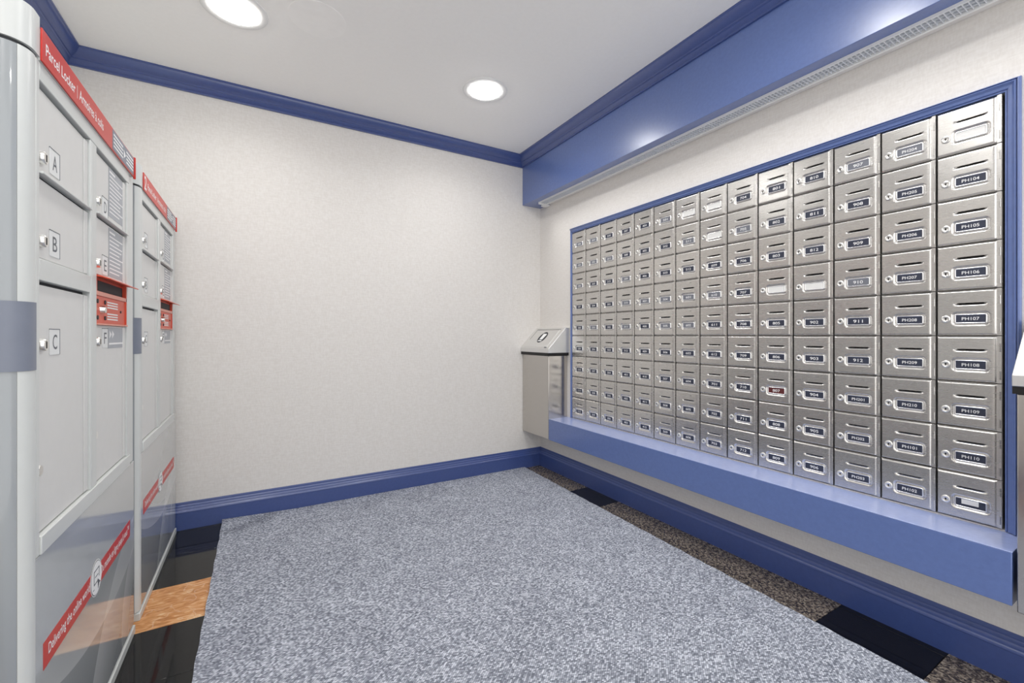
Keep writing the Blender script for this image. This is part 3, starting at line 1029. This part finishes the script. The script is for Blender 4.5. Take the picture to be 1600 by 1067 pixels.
    ln.build('arrow_marks', 'print_white', s_)
    tag(MB().box(dx + 0.0006, dx + 0.0008, y(1.672), y(1.818), Z(-0.027), Z(-0.022)).build('fine_print', 'print_white', s_), kind='stuff')

    # red letter slot between E and F
    sl = MB().box(XF - 0.0158, XF - 0.012, y(ya2) + 0.001, y(yb2) - 0.001, Z(0.034), Z(0.158)).build('letter_slot', 'slot_red', R)
    MB().box(XF - 0.012, XF - 0.004, y(ya2) + 0.001, y(yb2) - 0.001, Z(0.0325), Z(0.107)).build('slot_face', 'slot_red', sl, bevel=0.001)
    MB().box(XF - 0.012, XF - 0.001, y(ya2) + 0.001, y(yb2) - 0.001, Z(0.107), Z(0.119)).build('slot_sill', 'slot_pink', sl, bevel=0.001)
    MB().box(XF - 0.0119, XF - 0.010, y(ya2) + 0.010, y(yb2) - 0.010, Z(0.122), Z(0.150)).build('opening', 'seam', sl)
    MB().box(XF - 0.012, XF - 0.001, y(ya2) + 0.001, y(ya2) + 0.008, Z(0.119), Z(0.157)).build('slot_cheek', 'slot_red', sl)
    MB().box(XF - 0.012, XF - 0.001, y(yb2) - 0.008, y(yb2) - 0.001, Z(0.034), Z(0.157)).build('slot_cheek', 'slot_red', sl)
    MB().box(XF - 0.012, XF + 0.002, y(ya2) + 0.001, y(yb2) - 0.001, Z(0.0285), Z(0.0325)).build('slot_lip', 'slot_pink', sl)
    MB().prism([(XF - 0.012, y(ya2), Z(0.1585)), (XF - 0.012, y(ya2), Z(0.162)), (XF + 0.010, y(ya2), Z(0.158)), (XF + 0.028, y(ya2), Z(0.152)),
                (XF + 0.028, y(ya2), Z(0.149)), (XF + 0.010, y(ya2), Z(0.1545))], (0, yb2 - ya2 + 0.004, 0)).build('hood', 'slot_red', sl, bevel=0.0006)
    sx_ = XF - 0.004
    m_ = MB()
    m_.cyl((sx_, y(1.592), Z(0.070)), (sx_ + 0.010, y(1.592), Z(0.070)), 0.011, 0.009, n=18)
    m_.build('lock', 'lock_steel', sl, smooth=True, angle=50)
    for yy in (1.560, 1.626):
        for zz in (0.048, 0.092):
            MB().cyl((sx_, y(yy), Z(zz)), (sx_ + 0.002, y(yy), Z(zz)), 0.006, n=12).build('screw', 'seam', sl)
    MB().cyl((sx_, y(1.785), Z(0.072)), (sx_ + 0.002, y(1.785), Z(0.072)), 0.004, n=12).build('screw', 'seam', sl)
    ln = MB()
    for zz in (0.094, 0.0865, 0.079, 0.061, 0.0535, 0.046):
        ln.box(sx_ + 0.0001, sx_ + 0.0004, y(1.648), y(1.755), Z(zz - 0.0019), Z(zz + 0.0019))
    tag(ln.build('fine_print', 'print_white', sl), kind='stuff')

    # lower printed panel and plinth
    kp = MB().box(XF - 0.0158, XF - 0.001, y(1.170), y(1.939), 0.034, Z(-0.430)).build('kick_panel', 'kick', R, bevel=0.001)
    MB().box(BX, XF + 0.003, n0 + 0.012, n1 - 0.001, 0.0, 0.027).build('plinth', 'locker', R, bevel=0.002)
    kx = XF - 0.001
    bn = MB().box(kx + 0.0001, kx + 0.0007, y(1.212), y(1.884), Z(-0.665), Z(-0.612)).build('banner', 'red', kp)
    put_text(MB(), LOCKER_TEXT[-2], (kx + 0.0009, y(1.371), Z(-0.6385)), (0, 1, 0), (0, 0, 1), width=0.272, height=0.030).build('lettering', 'print_white', bn)
    put_text(MB(), LOCKER_TEXT[-1], (kx + 0.0009, y(1.722), Z(-0.6385)), (0, 1, 0), (0, 0, 1), width=0.292, height=0.030).build('lettering', 'print_white', bn)
    yc, zc = y(1.5345), Z(-0.636)
    disc = lambda r_, x_, mm, nm, par: MB().cyl((x_, yc, zc), (x_ + 0.0003, yc, zc), r_, n=36).build(nm, mm, par)
    disc(0.046, kx + 0.0008, 'print_white', 'roundel', bn)
    disc(0.0435, kx + 0.0012, 'print_grey', 'roundel_ring', bn)
    disc(0.0415, kx + 0.0016, 'print_white', 'roundel_disc', bn)
    q = MB()
    for (b0, b1, c0, c1) in ((-.022, .022, .020, .023), (-.022, -.019, -.012, .023), (.019, .022, -.004, .023), (-.022, .016, -.013, -.010), (-.012, .012, .004, .0065), (-.028, -.019, -.024, -.0215)):
        q.box(kx + 0.0019, kx + 0.0022, yc + b0, yc + b1, zc + c0, zc + c1)
    q.prism([(kx + 0.0022, yc + 0.006, zc - 0.006), (kx + 0.0022, yc + 0.030, zc - 0.022), (kx + 0.0022, yc + 0.019, zc - 0.022), (kx + 0.0022, yc + 0.012, zc - 0.034)], (0.0003, 0, 0))
    q.build('roundel_mark', 'print_grey', bn)

    # cap and header sign
    out = [(XF + 0.0012, 1.1895 + a), (XF + 0.0012, cy)] + arc(0, 90, rad + 0.0012, 12) + [(BX, n0 - 0.0012), (BX, 1.1895 + a)]
    MB().prism([(p_[0], p_[1], Z(0.540)) for p_ in out], (0, 0, 0.077)).build('cap_corner', 'locker', R, smooth=True, angle=40)
    MB().box(BX, XF + 0.0012, 1.1900 + a, n1 - 0.026, Z(0.534), Z(0.588)).build('top_cap', 'locker', R, bevel=0.002)
    inn = [(XF - 0.004, 1.1890 + a), (XF - 0.004, cy)] + arc(0, 90, rad - 0.004, 12) + [(BX, n0 + 0.004), (BX, 1.1890 + a)]
    MB().prism([(p_[0], p_[1], Z(0.5335)) for p_ in inn], (0, 0, 0.0062)).build('cap_seam', 'seam', R)
    hx = XF + 0.0016
    sg = MB().box(hx, hx + 0.003, y(1.190), y(1.912), Z(0.534), Z(0.5985)).build('header_sign', 'red', R, bevel=0.0006)
    MB().box(hx, hx + 0.007, y(1.9125), y(1.9190), Z(0.529), Z(0.6025)).build('sign_end', 'red', sg, bevel=0.002)
    tx = hx + 0.0032
    s0 = 1.206
    if not first:
        put_text(MB(), '2', (tx, y(1.217), Z(0.567)), (0, 1, 0), (0, 0, 1), height=0.050).build('lettering', 'print_white', sg)
        s0 = 1.255
    put_text(MB(), 'Parcel Locker', (tx, y(s0 + 0.080), Z(0.565)), (0, 1, 0), (0, 0, 1), width=0.160, height=0.0235).build('lettering', 'print_white', sg)
    put_text(MB(), '|', (tx, y(s0 + 0.173), Z(0.565)), (0, 1, 0), (0, 0, 1), width=0.0022, height=0.030).build('lettering', 'print_white', sg)
    put_text(MB(), 'Armoires à colis', (tx, y(s0 + 0.186 + 0.092), Z(0.566)), (0, 1, 0), (0, 0, 1), width=0.184, height=0.0245).build('lettering', 'print_white', sg)
    pn = MB().box(tx - 0.0001, tx + 0.0002, y(1.660), y(1.906), Z(0.5385), Z(0.5955)).build('print_block', 'slate_blue', sg)
    ln = MB()
    for (b0, b1) in ((1.672, 1.772), (1.812, 1.898)):
        for zz in (0.584, 0.573, 0.562, 0.551):
            ln.box(tx + 0.0002, tx + 0.0005, y(b0), y(b1), Z(zz - 0.0024), Z(zz + 0.0024))
    tag(ln.build('fine_print', 'print_white', pn), kind='stuff')
    MB().prism([(tx + 0.0002, y(1.782), Z(0.554)), (tx + 0.0002, y(1.804), Z(0.567)), (tx + 0.0002, y(1.782), Z(0.580))], (0.0003, 0, 0)).build('print_mark', 'print_white', pn)
    return R


locker(0.0, True)
locker(0.868, False)
